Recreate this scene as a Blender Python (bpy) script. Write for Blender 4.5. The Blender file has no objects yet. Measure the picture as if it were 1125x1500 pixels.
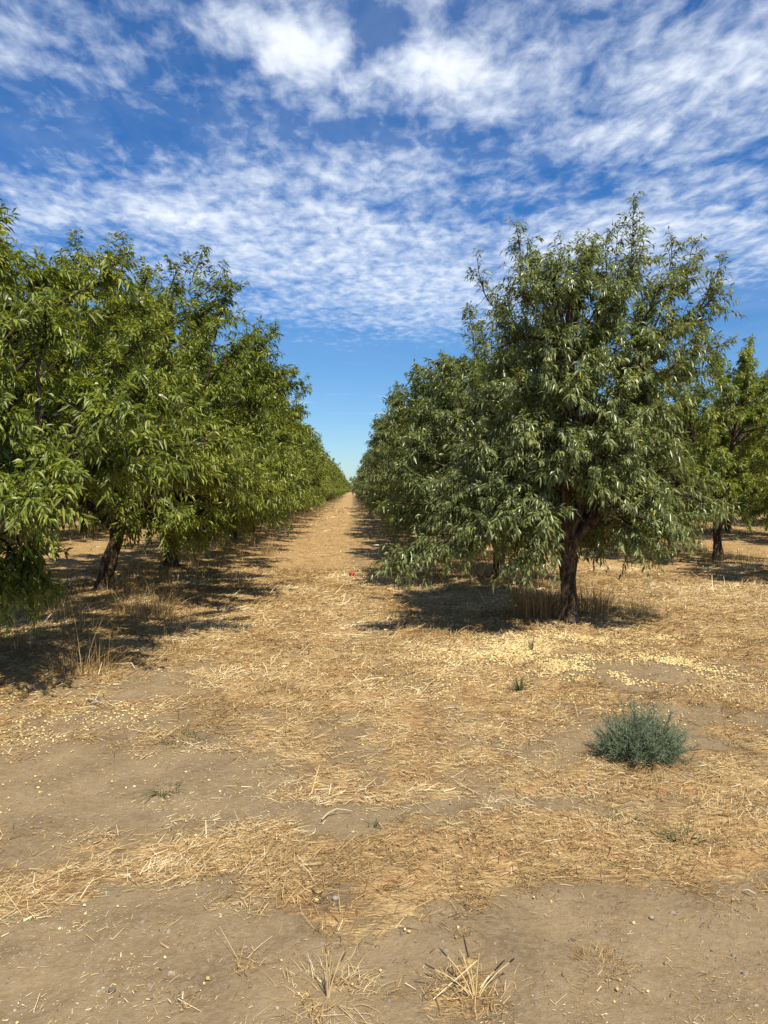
import bpy, math
import numpy as np
from math import radians as R

S = bpy.context.scene
COL = S.collection

# ------------------------------------------------------------------ camera
cam_d = bpy.data.cameras.new('camera')
cam = bpy.data.objects.new('camera', cam_d)
COL.objects.link(cam)
cam_d.sensor_fit = 'VERTICAL'
cam_d.sensor_height = 36
cam_d.lens = 26
cam_d.clip_start = 0.05
cam_d.clip_end = 3000
cam.location = (0, 0, 1.6)
cam.rotation_euler = (R(90 - 1.7), 0, R(-2.4))
S.camera = cam

# ------------------------------------------------------------------ sun and sky
SUN_EL, SUN_AZ = 55.0, 158.0          # azimuth clockwise from +Y (down the rows)
sun_d = bpy.data.lights.new('sun', 'SUN')
sun_d.energy = 5.0
sun_d.angle = R(0.53)
sun_d.color = (1.0, 0.92, 0.77)
sun = bpy.data.objects.new('sun', sun_d)
COL.objects.link(sun)
import mathutils
_sd = mathutils.Vector((math.sin(R(SUN_AZ)) * math.cos(R(SUN_EL)), math.cos(R(SUN_AZ)) * math.cos(R(SUN_EL)), math.sin(R(SUN_EL))))
sun.rotation_euler = _sd.to_track_quat('Z', 'Y').to_euler()
sun.location = _sd * 50

S.view_settings.view_transform = 'Standard'
S.view_settings.look = 'None'
S.view_settings.gamma = 1
S.view_settings.use_curve_mapping = False
S.view_settings.exposure = 0.40
S.render.engine = 'CYCLES'
S.cycles.max_bounces = 6
S.cycles.transparent_max_bounces = 4


class NT:
    """small helper for writing node trees"""
    def __init__(s, tree):
        s.t = tree

    def n(s, kind, **kw):
        nd = s.t.nodes.new(kind)
        for k, v in kw.items():
            setattr(nd, k, v)
        return nd

    def put(s, sock, v):
        if isinstance(v, bpy.types.NodeSocket):
            s.t.links.new(v, sock)
        elif v is not None:
            sock.default_value = v

    def math(s, op, a, b=None, c=None, clamp=False):
        nd = s.n('ShaderNodeMath', operation=op, use_clamp=clamp)
        for i, v in enumerate((a, b, c)):
            s.put(nd.inputs[i], v)
        return nd.outputs[0]

    def vmath(s, op, a, b=None):
        nd = s.n('ShaderNodeVectorMath', operation=op)
        s.put(nd.inputs[0], a)
        s.put(nd.inputs[1], b)
        return nd.outputs[0]

    def noise(s, vec, scale, detail=4, rough=0.55, dist=0.0, dim='3D'):
        nd = s.n('ShaderNodeTexNoise', noise_dimensions=dim)
        s.put(nd.inputs['Vector'], vec)
        nd.inputs['Scale'].default_value = scale
        nd.inputs['Detail'].default_value = detail
        nd.inputs['Roughness'].default_value = rough
        nd.inputs['Distortion'].default_value = dist
        return nd.outputs['Fac']

    def ramp(s, fac, stops, mode='LINEAR'):
        nd = s.n('ShaderNodeValToRGB')
        cr = nd.color_ramp
        cr.interpolation = mode
        while len(cr.elements) < len(stops):
            cr.elements.new(0.5)
        for e, (p, c) in zip(cr.elements, stops):
            e.position = p
            e.color = (*c, 1) if len(c) == 3 else c
        s.put(nd.inputs[0], fac)
        return nd.outputs[0]

    def mix(s, f, a, b, mode='MIX'):
        nd = s.n('ShaderNodeMix', data_type='RGBA', blend_type=mode)
        s.put(nd.inputs[0], f)
        for i, v in ((6, a), (7, b)):
            if isinstance(v, tuple) and len(v) == 3:
                v = (*v, 1)
            s.put(nd.inputs[i], v)
        return nd.outputs[2]

    def smooth(s, v, lo, hi, tlo=0.0, thi=1.0):
        nd = s.n('ShaderNodeMapRange', interpolation_type='SMOOTHSTEP')
        s.put(nd.inputs[0], v)
        for i, x in enumerate((lo, hi, tlo, thi)):
            s.put(nd.inputs[i + 1], x)
        return nd.outputs[0]


def build_world():
    w = bpy.data.worlds.new('World')
    S.world = w
    w.use_nodes = True
    t = w.node_tree
    t.nodes.clear()
    q = NT(t)
    sky = q.n('ShaderNodeTexSky', sky_type='NISHITA', sun_disc=False)
    sky.sun_elevation = R(SUN_EL)
    sky.sun_rotation = R(SUN_AZ)
    sky.altitude = 100
    sky.air_density = 1.0
    sky.dust_density = 0.3
    sky.ozone_density = 2.5
    co = q.n('ShaderNodeTexCoord')
    sep = q.n('ShaderNodeSeparateXYZ')
    t.links.new(co.outputs['Generated'], sep.inputs[0])
    zdir = sep.outputs[2]
    skyc = q.n('ShaderNodeHueSaturation')
    skyc.inputs['Saturation'].default_value = 1.12
    skyc.inputs['Value'].default_value = 0.98
    t.links.new(q.mix(1.0, sky.outputs[0], q.mix(q.smooth(zdir, 0.12, 0.40), (0.80, 0.99, 1.20), (0.70, 0.97, 1.32)), 'MULTIPLY'), skyc.inputs['Color'])
    z = q.math('MAXIMUM', sep.outputs[2], 0.02)
    u = q.math('DIVIDE', sep.outputs[0], z)
    v = q.math('DIVIDE', sep.outputs[1], z)
    comb = q.n('ShaderNodeCombineXYZ')
    t.links.new(u, comb.inputs[0])
    t.links.new(v, comb.inputs[1])
    P = comb.outputs[0]
    # warp the cloud layer a little, so that nothing in it is round
    wn = q.n('ShaderNodeTexNoise')
    t.links.new(P, wn.inputs['Vector'])
    wn.inputs['Scale'].default_value = 2.6
    wn.inputs['Detail'].default_value = 3
    wv = q.vmath('SUBTRACT', wn.outputs['Color'], (0.5, 0.5, 0.5))
    sc = q.n('ShaderNodeVectorMath', operation='SCALE')
    t.links.new(wv, sc.inputs[0])
    sc.inputs['Scale'].default_value = 0.22
    PW = q.vmath('ADD', P, sc.outputs[0])
    sp2 = q.n('ShaderNodeSeparateXYZ')
    t.links.new(PW, sp2.inputs[0])
    U, V = sp2.outputs[0], sp2.outputs[1]

    def blob(cu, cv, su, sv, amp, ang=0.0):
        ca, sa = math.cos(ang), math.sin(ang)
        du = q.math('SUBTRACT', U, cu)
        dv = q.math('SUBTRACT', V, cv)
        a = q.math('ADD', q.math('MULTIPLY', du, ca / su), q.math('MULTIPLY', dv, sa / su))
        b = q.math('ADD', q.math('MULTIPLY', du, -sa / sv), q.math('MULTIPLY', dv, ca / sv))
        r2 = q.math('ADD', q.math('MULTIPLY', a, a), q.math('MULTIPLY', b, b))
        return q.math('MULTIPLY', q.math('EXPONENT', q.math('MULTIPLY', r2, -1.0)), amp)

    blobs = [
        (-0.11, 1.72, 0.12, 0.11, 0.50, 0), (0.20, 1.80, 0.17, 0.13, 0.46, 0.3), (0.9, 2.1, 0.35, 0.18, 0.12, 0.3),
        (0.75, 1.75, 0.35, 0.22, 0.26, 0), (-0.74, 1.72, 0.22, 0.12, 0.12, 0), (-0.3, 1.62, 0.2, 0.08, 0.12, 0),
        (0.02, 1.60, 0.05, 0.10, -0.30, 0.2), (0.47, 1.60, 0.12, 0.04, -0.14, 0.3),
        (-0.35, 2.12, 0.60, 0.12, -0.14, 0.05), (-1.05, 2.15, 0.35, 0.14, -0.16, 0),
        (0.25, 2.15, 0.5, 0.10, -0.12, 0.2), (0.04, 1.70, 0.05, 0.12, -0.35, 0.0), (-0.42, 2.42, 0.26, 0.12, 0.14, 0), (-0.1, 2.38, 0.09, 0.05, 0.18, 0.6),
        (0.15, 3.3, 1.3, 0.9, 0.27, 0.1), (1.45, 2.85, 0.6, 0.26, 0.26, 0), (-1.6, 3.4, 0.5, 0.7, -0.10, 0),
        (0.6, 4.6, 1.4, 0.8, 0.24, 0), (-0.7, 2.75, 0.6, 0.2, 0.22, 0), (0.3, 2.62, 0.5, 0.10, -0.10, 0.2),
        (2.6, 4.4, 0.9, 0.9, -0.22, 0), (-1.1, 5.0, 0.7, 0.9, -0.08, 0),
    ]
    cov = None
    for b in blobs:
        g = blob(*b)
        cov = g if cov is None else q.math('ADD', cov, g)
    # stretched fields: streaks, mottled altocumulus cells, wisps
    mp = q.n('ShaderNodeMapping')
    t.links.new(PW, mp.inputs[0])
    mp.inputs['Rotation'].default_value = (0, 0, 0.45)
    mp.inputs['Scale'].default_value = (1.0, 1.2, 1)
    big = q.noise(mp.outputs[0], 1.5, 5, 0.55)
    mp3 = q.n('ShaderNodeMapping')
    t.links.new(P, mp3.inputs[0])
    mp3.inputs['Rotation'].default_value = (0, 0, 0.0)
    mp3.inputs['Scale'].default_value = (1.0, 0.62, 1)
    cell = q.noise(mp3.outputs[0], 15.0, 4, 0.6, 0.3)
    mp2 = q.n('ShaderNodeMapping')
    t.links.new(P, mp2.inputs[0])
    mp2.inputs['Rotation'].default_value = (0, 0, 0.7)
    mp2.inputs['Scale'].default_value = (1.0, 0.62, 1)
    strk = q.noise(mp2.outputs[0], 5.5, 6, 0.62, 0.6)
    d = q.math('ADD', cov, q.math('MULTIPLY', q.math('SUBTRACT', big, 0.48), 1.05))
    d = q.math('ADD', d, q.math('MULTIPLY', q.math('SUBTRACT', cell, 0.5), 0.85))
    d = q.math('ADD', d, q.math('MULTIPLY', q.math('SUBTRACT', strk, 0.5), 0.6))
    # the cloud deck ends towards the horizon down the rows
    edge = q.smooth(q.math('ADD', V, q.math('ADD', q.math('MULTIPLY', big, 2.6), q.math('MULTIPLY', strk, 2.0))), 5.0, 9.2)
    d = q.math('SUBTRACT', d, q.math('MULTIPLY', edge, 0.50))
    dens = q.smooth(d, -0.17, 0.64)
    veil = q.math('MULTIPLY', q.smooth(q.math('ADD', big, q.math('MULTIPLY', strk, 0.6)), 0.55, 1.05), 0.12)
    dens = q.math('MAXIMUM', dens, q.math('MULTIPLY', veil, q.math('SUBTRACT', 1.0, edge)))
    # wisps low over the horizon
    low = q.n('ShaderNodeMapping')
    t.links.new(P, low.inputs[0])
    low.inputs['Scale'].default_value = (0.35, 0.5, 1)
    wisp = q.smooth(q.noise(low.outputs[0], 1.6, 4, 0.6), 0.56, 0.78)
    wisp = q.math('MULTIPLY', wisp, q.smooth(V, 5.0, 7.0))
    wisp = q.math('MULTIPLY', wisp, q.smooth(sep.outputs[2], 0.05, 0.14))
    dens = q.math('MAXIMUM', dens, q.math('MULTIPLY', wisp, 0.45))
    dens = q.math('MULTIPLY', dens, q.smooth(sep.outputs[2], 0.0, 0.10))
    dens = q.math('MULTIPLY', dens, 0.93)
    shade = q.noise(P, 5.0, 4, 0.6)
    thick = q.smooth(q.math('ADD', d, q.math('MULTIPLY', q.math('SUBTRACT', shade, 0.5), 0.8)), 0.12, 0.95)
    cc = q.mix(thick, (8.6, 9.4, 10.6), (10.5, 10.7, 10.9))
    colr = q.mix(dens, skyc.outputs[0], cc)
    bg = q.n('ShaderNodeBackground')
    t.links.new(colr, bg.inputs[0])
    bg.inputs['Strength'].default_value = 0.080
    out = q.n('ShaderNodeOutputWorld')
    t.links.new(bg.outputs[0], out.inputs[0])


build_world()

# ------------------------------------------------------------------ numeric helpers
def _hash(ix, iy, seed):
    n = (ix.astype(np.int64) * 374761393 + iy.astype(np.int64) * 668265263 + seed * 1442695041) & 0xFFFFFFFF
    n = ((n ^ (n >> 13)) * 1274126177) & 0xFFFFFFFF
    n = n ^ (n >> 16)
    return (n & 0xFFFFFF) / float(0xFFFFFF)


def vnoise(x, y, seed=0):
    ix, iy = np.floor(x), np.floor(y)
    fx, fy = x - ix, y - iy
    fx = fx * fx * (3 - 2 * fx)
    fy = fy * fy * (3 - 2 * fy)
    a = _hash(ix, iy, seed)
    b = _hash(ix + 1, iy, seed)
    c = _hash(ix, iy + 1, seed)
    d = _hash(ix + 1, iy + 1, seed)
    return (a * (1 - fx) + b * fx) * (1 - fy) + (c * (1 - fx) + d * fx) * fy


def fbm(x, y, seed=0, oct=4, gain=0.5):
    s, a, tot = 0, 1.0, 0
    for i in range(oct):
        s = s + a * vnoise(x * 2 ** i + 17.3 * i, y * 2 ** i - 9.1 * i, seed + i)
        tot += a
        a *= gain
    return s / tot


def sstep(x, a, b):
    t = np.clip((x - a) / (b - a), 0, 1)
    return t * t * (3 - 2 * t)


def norm(v):
    return v / np.maximum(np.linalg.norm(v, axis=-1, keepdims=True), 1e-9)


def make_mesh(name, verts, faces, tint=None, smooth=False, mats=(), extra=None):
    """faces: list of (n,k) int arrays"""
    me = bpy.data.meshes.new(name)
    verts = np.asarray(verts, dtype=np.float32).reshape(-1, 3)
    if not isinstance(faces, list):
        faces = [faces]
    loops = np.concatenate([f.reshape(-1) for f in faces]).astype(np.int32)
    tot = np.concatenate([np.full(len(f), f.shape[1]) for f in faces]).astype(np.int32)
    start = np.concatenate([[0], np.cumsum(tot)[:-1]]).astype(np.int32)
    me.vertices.add(len(verts))
    me.vertices.foreach_set('co', verts.ravel())
    me.loops.add(len(loops))
    me.loops.foreach_set('vertex_index', loops)
    me.polygons.add(len(tot))
    me.polygons.foreach_set('loop_start', start)
    me.polygons.foreach_set('loop_total', tot)
    if smooth:
        me.polygons.foreach_set('use_smooth', np.ones(len(tot), dtype=bool))
    me.update(calc_edges=True)
    for an, arr in ([('tint', tint)] if tint is not None else []) + list((extra or {}).items()):
        a = me.attributes.new(an, 'FLOAT', 'POINT')
        a.data.foreach_set('value', np.asarray(arr, dtype=np.float32))
    for m in mats:
        me.materials.append(m)
    return me


def link(name, me, parent=None, loc=None, label=None, cat=None, group=None, kind=None):
    o = bpy.data.objects.new(name, me)
    COL.objects.link(o)
    if parent is not None:
        o.parent = parent
    if loc is not None:
        o.location = loc
    if label:
        o['label'] = label
    if cat:
        o['category'] = cat
    if group:
        o['group'] = group
    if kind:
        o['kind'] = kind
    return o


def ribbons(P, side, W):
    """P (N,K,3), side (N,3), W (N,K) -> verts, quads"""
    N, K, _ = P.shape
    off = side[:, None, :] * W[:, :, None] * 0.5
    V = np.stack([P - off, P + off], axis=2).reshape(-1, 3)
    b = (np.arange(N) * K * 2)[:, None] + (np.arange(K - 1) * 2)[None]
    b = b.reshape(-1)
    return V, np.stack([b, b + 1, b + 3, b + 2], axis=1)


def tubes(P, Rad, sides=4):
    N, K, _ = P.shape
    T = np.empty_like(P)
    T[:, 1:-1] = P[:, 2:] - P[:, :-2]
    T[:, 0] = P[:, 1] - P[:, 0]
    T[:, -1] = P[:, -1] - P[:, -2]
    T = norm(T)
    ref = np.where(np.abs(norm(P[:, -1] - P[:, 0])[:, 2:3]) > 0.8, np.array([[1., 0.1, 0]]), np.array([[0, 0, 1.]]))
    A = norm(np.cross(T, ref[:, None, :]))
    B = np.cross(T, A)
    th = np.arange(sides) / sides * 2 * np.pi
    V = P[:, :, None, :] + Rad[:, :, None, None] * (A[:, :, None, :] * np.cos(th)[None, None, :, None] + B[:, :, None, :] * np.sin(th)[None, None, :, None])
    V = V.reshape(-1, 3)
    n = np.arange(N)[:, None, None] * K * sides
    k = np.arange(K - 1)[None, :, None] * sides
    s = np.arange(sides)[None, None, :]
    s2 = (s + 1) % sides
    F = np.stack([n + k + s, n + k + s2, n + k + sides + s2, n + k + sides + s], axis=-1).reshape(-1, 4)
    return V, F


class Bag:
    def __init__(s):
        s.v, s.f, s.t, s.c = [], [], [], 0

    def add(s, V, F, tint=None):
        s.v.append(V)
        s.f.append(F + s.c)
        s.t.append(np.zeros(len(V)) + (0.5 if tint is None else tint))
        s.c += len(V)

    def mesh(s, name, mats, smooth=False):
        by = {}
        for f in s.f:
            by.setdefault(f.shape[1], []).append(f)
        return make_mesh(name, np.concatenate(s.v), [np.concatenate(x) for x in by.values()], np.concatenate(s.t), smooth, mats)


def bez(a, b, c, K):
    t = np.linspace(0, 1, K)[None, :, None]
    return (1 - t) ** 2 * a[:, None] + 2 * t * (1 - t) * b[:, None] + t * t * c[:, None]


# ------------------------------------------------------------------ materials
def new_mat(name):
    m = bpy.data.materials.new(name)
    m.use_nodes = True
    m.node_tree.nodes.clear()
    return m, NT(m.node_tree)


def attr(q, name):
    nd = q.n('ShaderNodeAttribute', attribute_name=name)
    return nd.outputs['Fac']


def leaf_material(name, stops, transl, rough=0.42, tmix=0.27, spec=0.45):
    m, q = new_mat(name)
    oi = q.n('ShaderNodeObjectInfo')
    tt = q.math('ADD', attr(q, 'tint'), q.math('MULTIPLY', q.math('SUBTRACT', oi.outputs['Random'], 0.5), 0.16), clamp=True)
    c = q.ramp(tt, stops)
    geo = q.n('ShaderNodeNewGeometry')
    c2 = q.mix(q.math('MULTIPLY', geo.outputs['Backfacing'], 0.35), c, (0.20, 0.24, 0.13))
    p = q.n('ShaderNodeBsdfPrincipled')
    q.put(p.inputs['Base Color'], c2)
    p.inputs['Roughness'].default_value = rough
    p.inputs['Specular IOR Level'].default_value = spec
    tr = q.n('ShaderNodeBsdfTranslucent')
    q.put(tr.inputs[0], q.mix(1.0, c, transl, 'MULTIPLY'))
    mx = q.n('ShaderNodeMixShader')
    mx.inputs[0].default_value = tmix
    q.t.links.new(p.outputs[0], mx.inputs[1])
    q.t.links.new(tr.outputs[0], mx.inputs[2])
    o = q.n('ShaderNodeOutputMaterial')
    q.t.links.new(mx.outputs[0], o.inputs[0])
    return m


M_LEAF_L = leaf_material('leaf_yellow_green', [(0.0, (0.055, 0.080, 0.012)), (0.45, (0.165, 0.208, 0.027)), (0.8, (0.27, 0.30, 0.046)), (1.0, (0.38, 0.36, 0.09))], (1.9, 1.8, 0.8), rough=0.38, spec=0.42)
M_LEAF_R = leaf_material('leaf_grey_green', [(0.0, (0.060, 0.085, 0.032)), (0.5, (0.180, 0.218, 0.070)), (0.85, (0.275, 0.308, 0.110)), (0.97, (0.24, 0.26, 0.13)), (1.0, (0.46, 0.40, 0.06))], (1.8, 1.7, 0.8), rough=0.33, spec=0.6)


def bark_material():
    m, q = new_mat('almond_bark')
    co = q.n('ShaderNodeTexCoord')
    mp = q.n('ShaderNodeMapping')
    q.t.links.new(co.outputs['Object'], mp.inputs[0])
    mp.inputs['Scale'].default_value = (1, 1, 0.35)
    n1 = q.noise(mp.outputs[0], 20, 7, 0.72, 0.8)
    n2 = q.noise(co.outputs['Object'], 5, 4, 0.6)
    c = q.ramp(n1, [(0.38, (0.018, 0.012, 0.008)), (0.5, (0.075, 0.050, 0.034)), (0.62, (0.21, 0.155, 0.11))])
    c = q.mix(q.smooth(n2, 0.55, 0.75), c, (0.14, 0.085, 0.055))
    p = q.n('ShaderNodeBsdfPrincipled')
    q.put(p.inputs['Base Color'], c)
    p.inputs['Roughness'].default_value = 0.9
    p.inputs['Specular IOR Level'].default_value = 0.15
    b = q.n('ShaderNodeBump')
    b.inputs['Strength'].default_value = 0.9
    b.inputs['Distance'].default_value = 0.04
    q.put(b.inputs['Height'], n1)
    q.t.links.new(b.outputs[0], p.inputs['Normal'])
    o = q.n('ShaderNodeOutputMaterial')
    q.t.links.new(p.outputs[0], o.inputs[0])
    return m


M_BARK = bark_material()


def tint_material(name, stops, rough=0.75, tr=0.0, spec=0.25):
    m, q = new_mat(name)
    c = q.ramp(attr(q, 'tint'), stops)
    p = q.n('ShaderNodeBsdfPrincipled')
    q.put(p.inputs['Base Color'], c)
    p.inputs['Roughness'].default_value = rough
    p.inputs['Specular IOR Level'].default_value = spec
    o = q.n('ShaderNodeOutputMaterial')
    if tr > 0:
        t = q.n('ShaderNodeBsdfTranslucent')
        q.put(t.inputs[0], c)
        mx = q.n('ShaderNodeMixShader')
        mx.inputs[0].default_value = tr
        q.t.links.new(p.outputs[0], mx.inputs[1])
        q.t.links.new(t.outputs[0], mx.inputs[2])
        q.t.links.new(mx.outputs[0], o.inputs[0])
    else:
        q.t.links.new(p.outputs[0], o.inputs[0])
    return m


M_STRAW = tint_material('dry_straw', [(0.0, (0.10, 0.062, 0.028)), (0.25, (0.28, 0.17, 0.070)), (0.55, (0.50, 0.335, 0.140)), (0.85, (0.70, 0.53, 0.26)), (1.0, (0.84, 0.72, 0.46))], tr=0.15)
M_HULL = tint_material('almond_hull', [(0.0, (0.22, 0.14, 0.06)), (0.4, (0.60, 0.45, 0.18)), (1.0, (0.78, 0.64, 0.32))], rough=0.8)
M_STONE = tint_material('pebble', [(0.0, (0.10, 0.085, 0.065)), (0.5, (0.24, 0.20, 0.15)), (1.0, (0.40, 0.34, 0.26))], rough=0.9)
M_THISTLE = tint_material('thistle_blue_green', [(0.0, (0.085, 0.115, 0.062)), (0.5, (0.180, 0.220, 0.130)), (1.0, (0.31, 0.35, 0.22))], rough=0.6, tr=0.15)
M_DARKHEAD = tint_material('dark_seed_head', [(0.0, (0.02, 0.016, 0.012)), (1.0, (0.07, 0.055, 0.04))], rough=0.9)
M_RED = tint_material('red_plastic', [(0.0, (0.50, 0.04, 0.04)), (1.0, (0.62, 0.10, 0.08))], rough=0.6)
M_TWIG = tint_material('dead_twig', [(0.0, (0.10, 0.065, 0.04)), (0.6, (0.35, 0.26, 0.16)), (1.0, (0.72, 0.64, 0.48))], rough=0.8)
M_NUT = tint_material('green_almond', [(0.0, (0.30, 0.36, 0.16)), (1.0, (0.62, 0.60, 0.38))], rough=0.7)

# ------------------------------------------------------------------ the ground
ROWS = {'left': -3.7, 'right': 2.5, 'right2': 8.3, 'right3': 14.1, 'right4': 20.0, 'left2': -9.7, 'left3': -15.6, 'left4': -21.5}


def px(x, y):
    """photo pixel on the ground -> ground position (used for laying the place out)"""
    d = 1733.0 / (y - 718.0)
    return ((x - 517) / 1083.0 * d, d)


def ground_h(x, y):
    x = np.asarray(x, dtype=float)
    y = np.asarray(y, dtype=float)
    h = (fbm(x * 0.6, y * 0.6, 5, 4) - 0.5) * 0.10
    h = h + (fbm(x * 5, y * 5, 9, 3) - 0.5) * 0.036
    for r in ROWS.values():
        h = h + 0.07 * np.exp(-((x - r) / 0.9) ** 2) * sstep(y, 5.5, 9)
    near = 1 - sstep(np.hypot(x, y), 60, 200)
    return h * (0.3 + 0.7 * near)


# patches of straw (+) and bare dirt (-): photo px centre, half sizes in metres, amplitude
PATCH = []
for (X, Y, sx, sy, a) in [
    (110, 1120, 0.85, 0.75, -0.75), (40, 1200, 0.7, 0.35, -0.45), (270, 1165, 0.5, 0.35, -0.30),
    (420, 1195, 0.60, 0.11, -0.50), (640, 1190, 0.28, 0.11, -0.45), (830, 1195, 0.25, 0.10, -0.25),
    (90, 1400, 0.55, 0.36, -0.90), (260, 1390, 0.25, 0.20, -0.55), (330, 1460, 0.22, 0.13, -0.55), (560, 1400, 0.3, 0.06, -0.3),
    (1000, 1410, 0.50, 0.22, -0.95), (1050, 1500, 0.6, 0.2, -0.9), (760, 1365, 0.22, 0.08, -0.4), (880, 1480, 0.2, 0.12, -0.6), (620, 1420, 0.10, 0.10, -0.45),
    (920, 985, 0.75, 0.45, -0.85), (800, 1080, 0.42, 0.28, -0.65), (1060, 1080, 0.40, 0.30, -0.60), (960, 1060, 0.5, 0.3, -0.35),
    (870, 1190, 0.35, 0.12, -0.4), (190, 1010, 0.5, 0.45, -0.6), (300, 970, 0.4, 0.4, -0.25), (20, 1040, 0.5, 0.3, -0.3),
    (100, 1290, 0.45, 0.10, 0.28), (500, 1275, 1.6, 0.16, 0.14), (900, 1260, 0.7, 0.12, 0.12),
    (460, 1470, 0.13, 0.09, 0.85), (700, 1480, 0.17, 0.10, 0.85), (880, 1435, 0.09, 0.05, 0.8), (730, 1425, 0.06, 0.035, 0.5),
    (450, 1350, 0.5, 0.09, 0.25), (230, 1240, 0.4, 0.06, 0.4)]:
    cx, cy = px(X, Y)
    PATCH.append((cx, cy, sx, sy, a))


def straw_cover(x, y):
    x = np.asarray(x, dtype=float)
    y = np.asarray(y, dtype=float)
    wx = x + (fbm(x * 1.7, y * 1.7, 31, 3) - 0.5) * 0.9 + (fbm(x * 6, y * 6, 33, 3, 0.6) - 0.5) * 0.5
    wy = y + (fbm(x * 1.7, y * 1.7, 37, 3) - 0.5) * 0.7 * np.clip(y / 5, 0.35, 1) + (fbm(x * 6, y * 6, 39, 3, 0.6) - 0.5) * 0.4
    c = 0.70 + 0 * x
    for (cx, cy, sx, sy, a) in PATCH:
        c = c + a * np.exp(-(((wx - cx) / sx) ** 2 + ((wy - cy) / sy) ** 2))
    c = c - 0.55 * sstep(-y, -3.0, -2.2)                     # the dirt road the photographer stands on
    c = c + (fbm(x * 3.1, y * 3.1, 51, 5, 0.72) - 0.5) * 1.35 * (0.45 + 0.55 * sstep(-y, -14, -4))
    c = c - 0.16 * np.exp(-((x - 0.1) / 0.22) ** 2) * sstep(y, 6, 12)
    return np.clip(c, 0, 1)


def graded(lo, a, b, hi, step, g=1.16):
    xs = list(np.arange(a, b + step / 2, step))
    s, p = step, xs[-1]
    while p < hi:
        s *= g
        p += s
        xs.append(p)
    s, p = step, xs[0]
    pre = []
    while p > lo:
        s *= g
        p -= s
        pre.append(p)
    return np.array(pre[::-1] + xs)


def build_ground():
    xs = graded(-900, -4.2, 5.2, 900, 0.046, 1.08)
    ys = graded(-900, 1.8, 10.5, 1500, 0.046, 1.08)
    X, Y = np.meshgrid(xs, ys)
    Z = ground_h(X, Y)
    c = straw_cover(X, Y)
    # small clods and litter relief
    fine = (fbm(X * 22, Y * 22, 77, 3, 0.6) - 0.5) * 0.030 * (0.5 + c) * (1 - sstep(np.hypot(X, Y), 12, 30))
    V = np.stack([X, Y, Z + fine], -1).reshape(-1, 3)
    ny, nx = X.shape
    i = (np.arange(ny - 1)[:, None] * nx + np.arange(nx - 1)[None]).reshape(-1)
    F = np.stack([i, i + 1, i + nx + 1, i + nx], 1)
    m, q = new_mat('dry_ground')
    co = q.n('ShaderNodeTexCoord').outputs['Object']
    cov = attr(q, 'cover')
    n1 = q.noise(co, 3.0, 6, 0.62)
    n2 = q.noise(co, 34, 5, 0.65)
    n3 = q.noise(co, 210, 3, 0.7)
    dirt = q.ramp(n1, [(0.3, (0.175, 0.120, 0.062)), (0.5, (0.250, 0.176, 0.092)), (0.7, (0.305, 0.218, 0.118))])
    dirt = q.mix(q.smooth(n2, 0.35, 0.75, 0, 0.55), dirt, (0.34, 0.27, 0.18))
    dirt = q.mix(q.smooth(n3, 0.58, 0.72, 0, 0.6), dirt, (0.13, 0.09, 0.05))
    dirt = q.mix(q.smooth(q.noise(co, 75, 4, 0.7), 0.60, 0.72, 0, 0.55), dirt, (0.42, 0.33, 0.20))
    dirt = q.mix(q.smooth(q.noise(co, 7.5, 5, 0.65), 0.56, 0.74, 0, 0.45), dirt, (0.15, 0.105, 0.06))
    # matted straw: fine fibres in two directions
    def fib(rot, sx, sy):
        mp = q.n('ShaderNodeMapping')
        q.t.links.new(co, mp.inputs[0])
        mp.inputs['Rotation'].default_value = (0, 0, rot)
        mp.inputs['Scale'].default_value = (sx, sy, 8)
        return q.noise(mp.outputs[0], 1.0, 4, 0.7, 0.8)
    f1 = fib(0.25, 14, 95)
    f2 = fib(1.45, 16, 80)
    f3 = fib(-0.6, 4, 22)
    ff = q.math('MAXIMUM', f1, f2)
    straw = q.ramp(ff, [(0.40, (0.11, 0.068, 0.030)), (0.52, (0.40, 0.28, 0.138)), (0.65, (0.62, 0.46, 0.235)), (0.80, (0.78, 0.64, 0.38))])
    patch = q.ramp(q.math('ADD', q.math('MULTIPLY', n1, 0.6), q.math('MULTIPLY', f3, 0.4)), [(0.36, (0.66, 0.54, 0.46)), (0.46, (0.95, 0.82, 0.72)), (0.54, (1.0, 0.96, 0.88)), (0.64, (1.14, 1.10, 0.98))])
    straw = q.mix(1.0, straw, patch, 'MULTIPLY')
    thr = q.math('ADD', cov, q.math('MULTIPLY', q.math('SUBTRACT', q.math('ADD', q.math('MULTIPLY', n2, 0.5), q.math('MULTIPLY', ff, 0.5)), 0.52), 1.8))
    k = q.smooth(thr, 0.30, 0.72)
    colr = q.mix(k, dirt, straw)
    p = q.n('ShaderNodeBsdfPrincipled')
    q.put(p.inputs['Base Color'], colr)
    p.inputs['Roughness'].default_value = 0.95
    p.inputs['Specular IOR Level'].default_value = 0.1
    b = q.n('ShaderNodeBump')
    b.inputs['Strength'].default_value = 0.7
    b.inputs['Distance'].default_value = 0.018
    q.put(b.inputs['Height'], q.math('ADD', q.math('MULTIPLY', n2, 0.9), q.math('ADD', q.math('MULTIPLY', n3, 0.35), q.math('MULTIPLY', ff, k))))
    q.t.links.new(b.outputs[0], p.inputs['Normal'])
    o = q.n('ShaderNodeOutputMaterial')
    q.t.links.new(p.outputs[0], o.inputs[0])
    me = make_mesh('ground', V, F, smooth=True, mats=[m], extra={'cover': c.ravel()})
    link('ground', me, kind='structure')


build_ground()
rng = np.random.default_rng(7)


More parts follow.
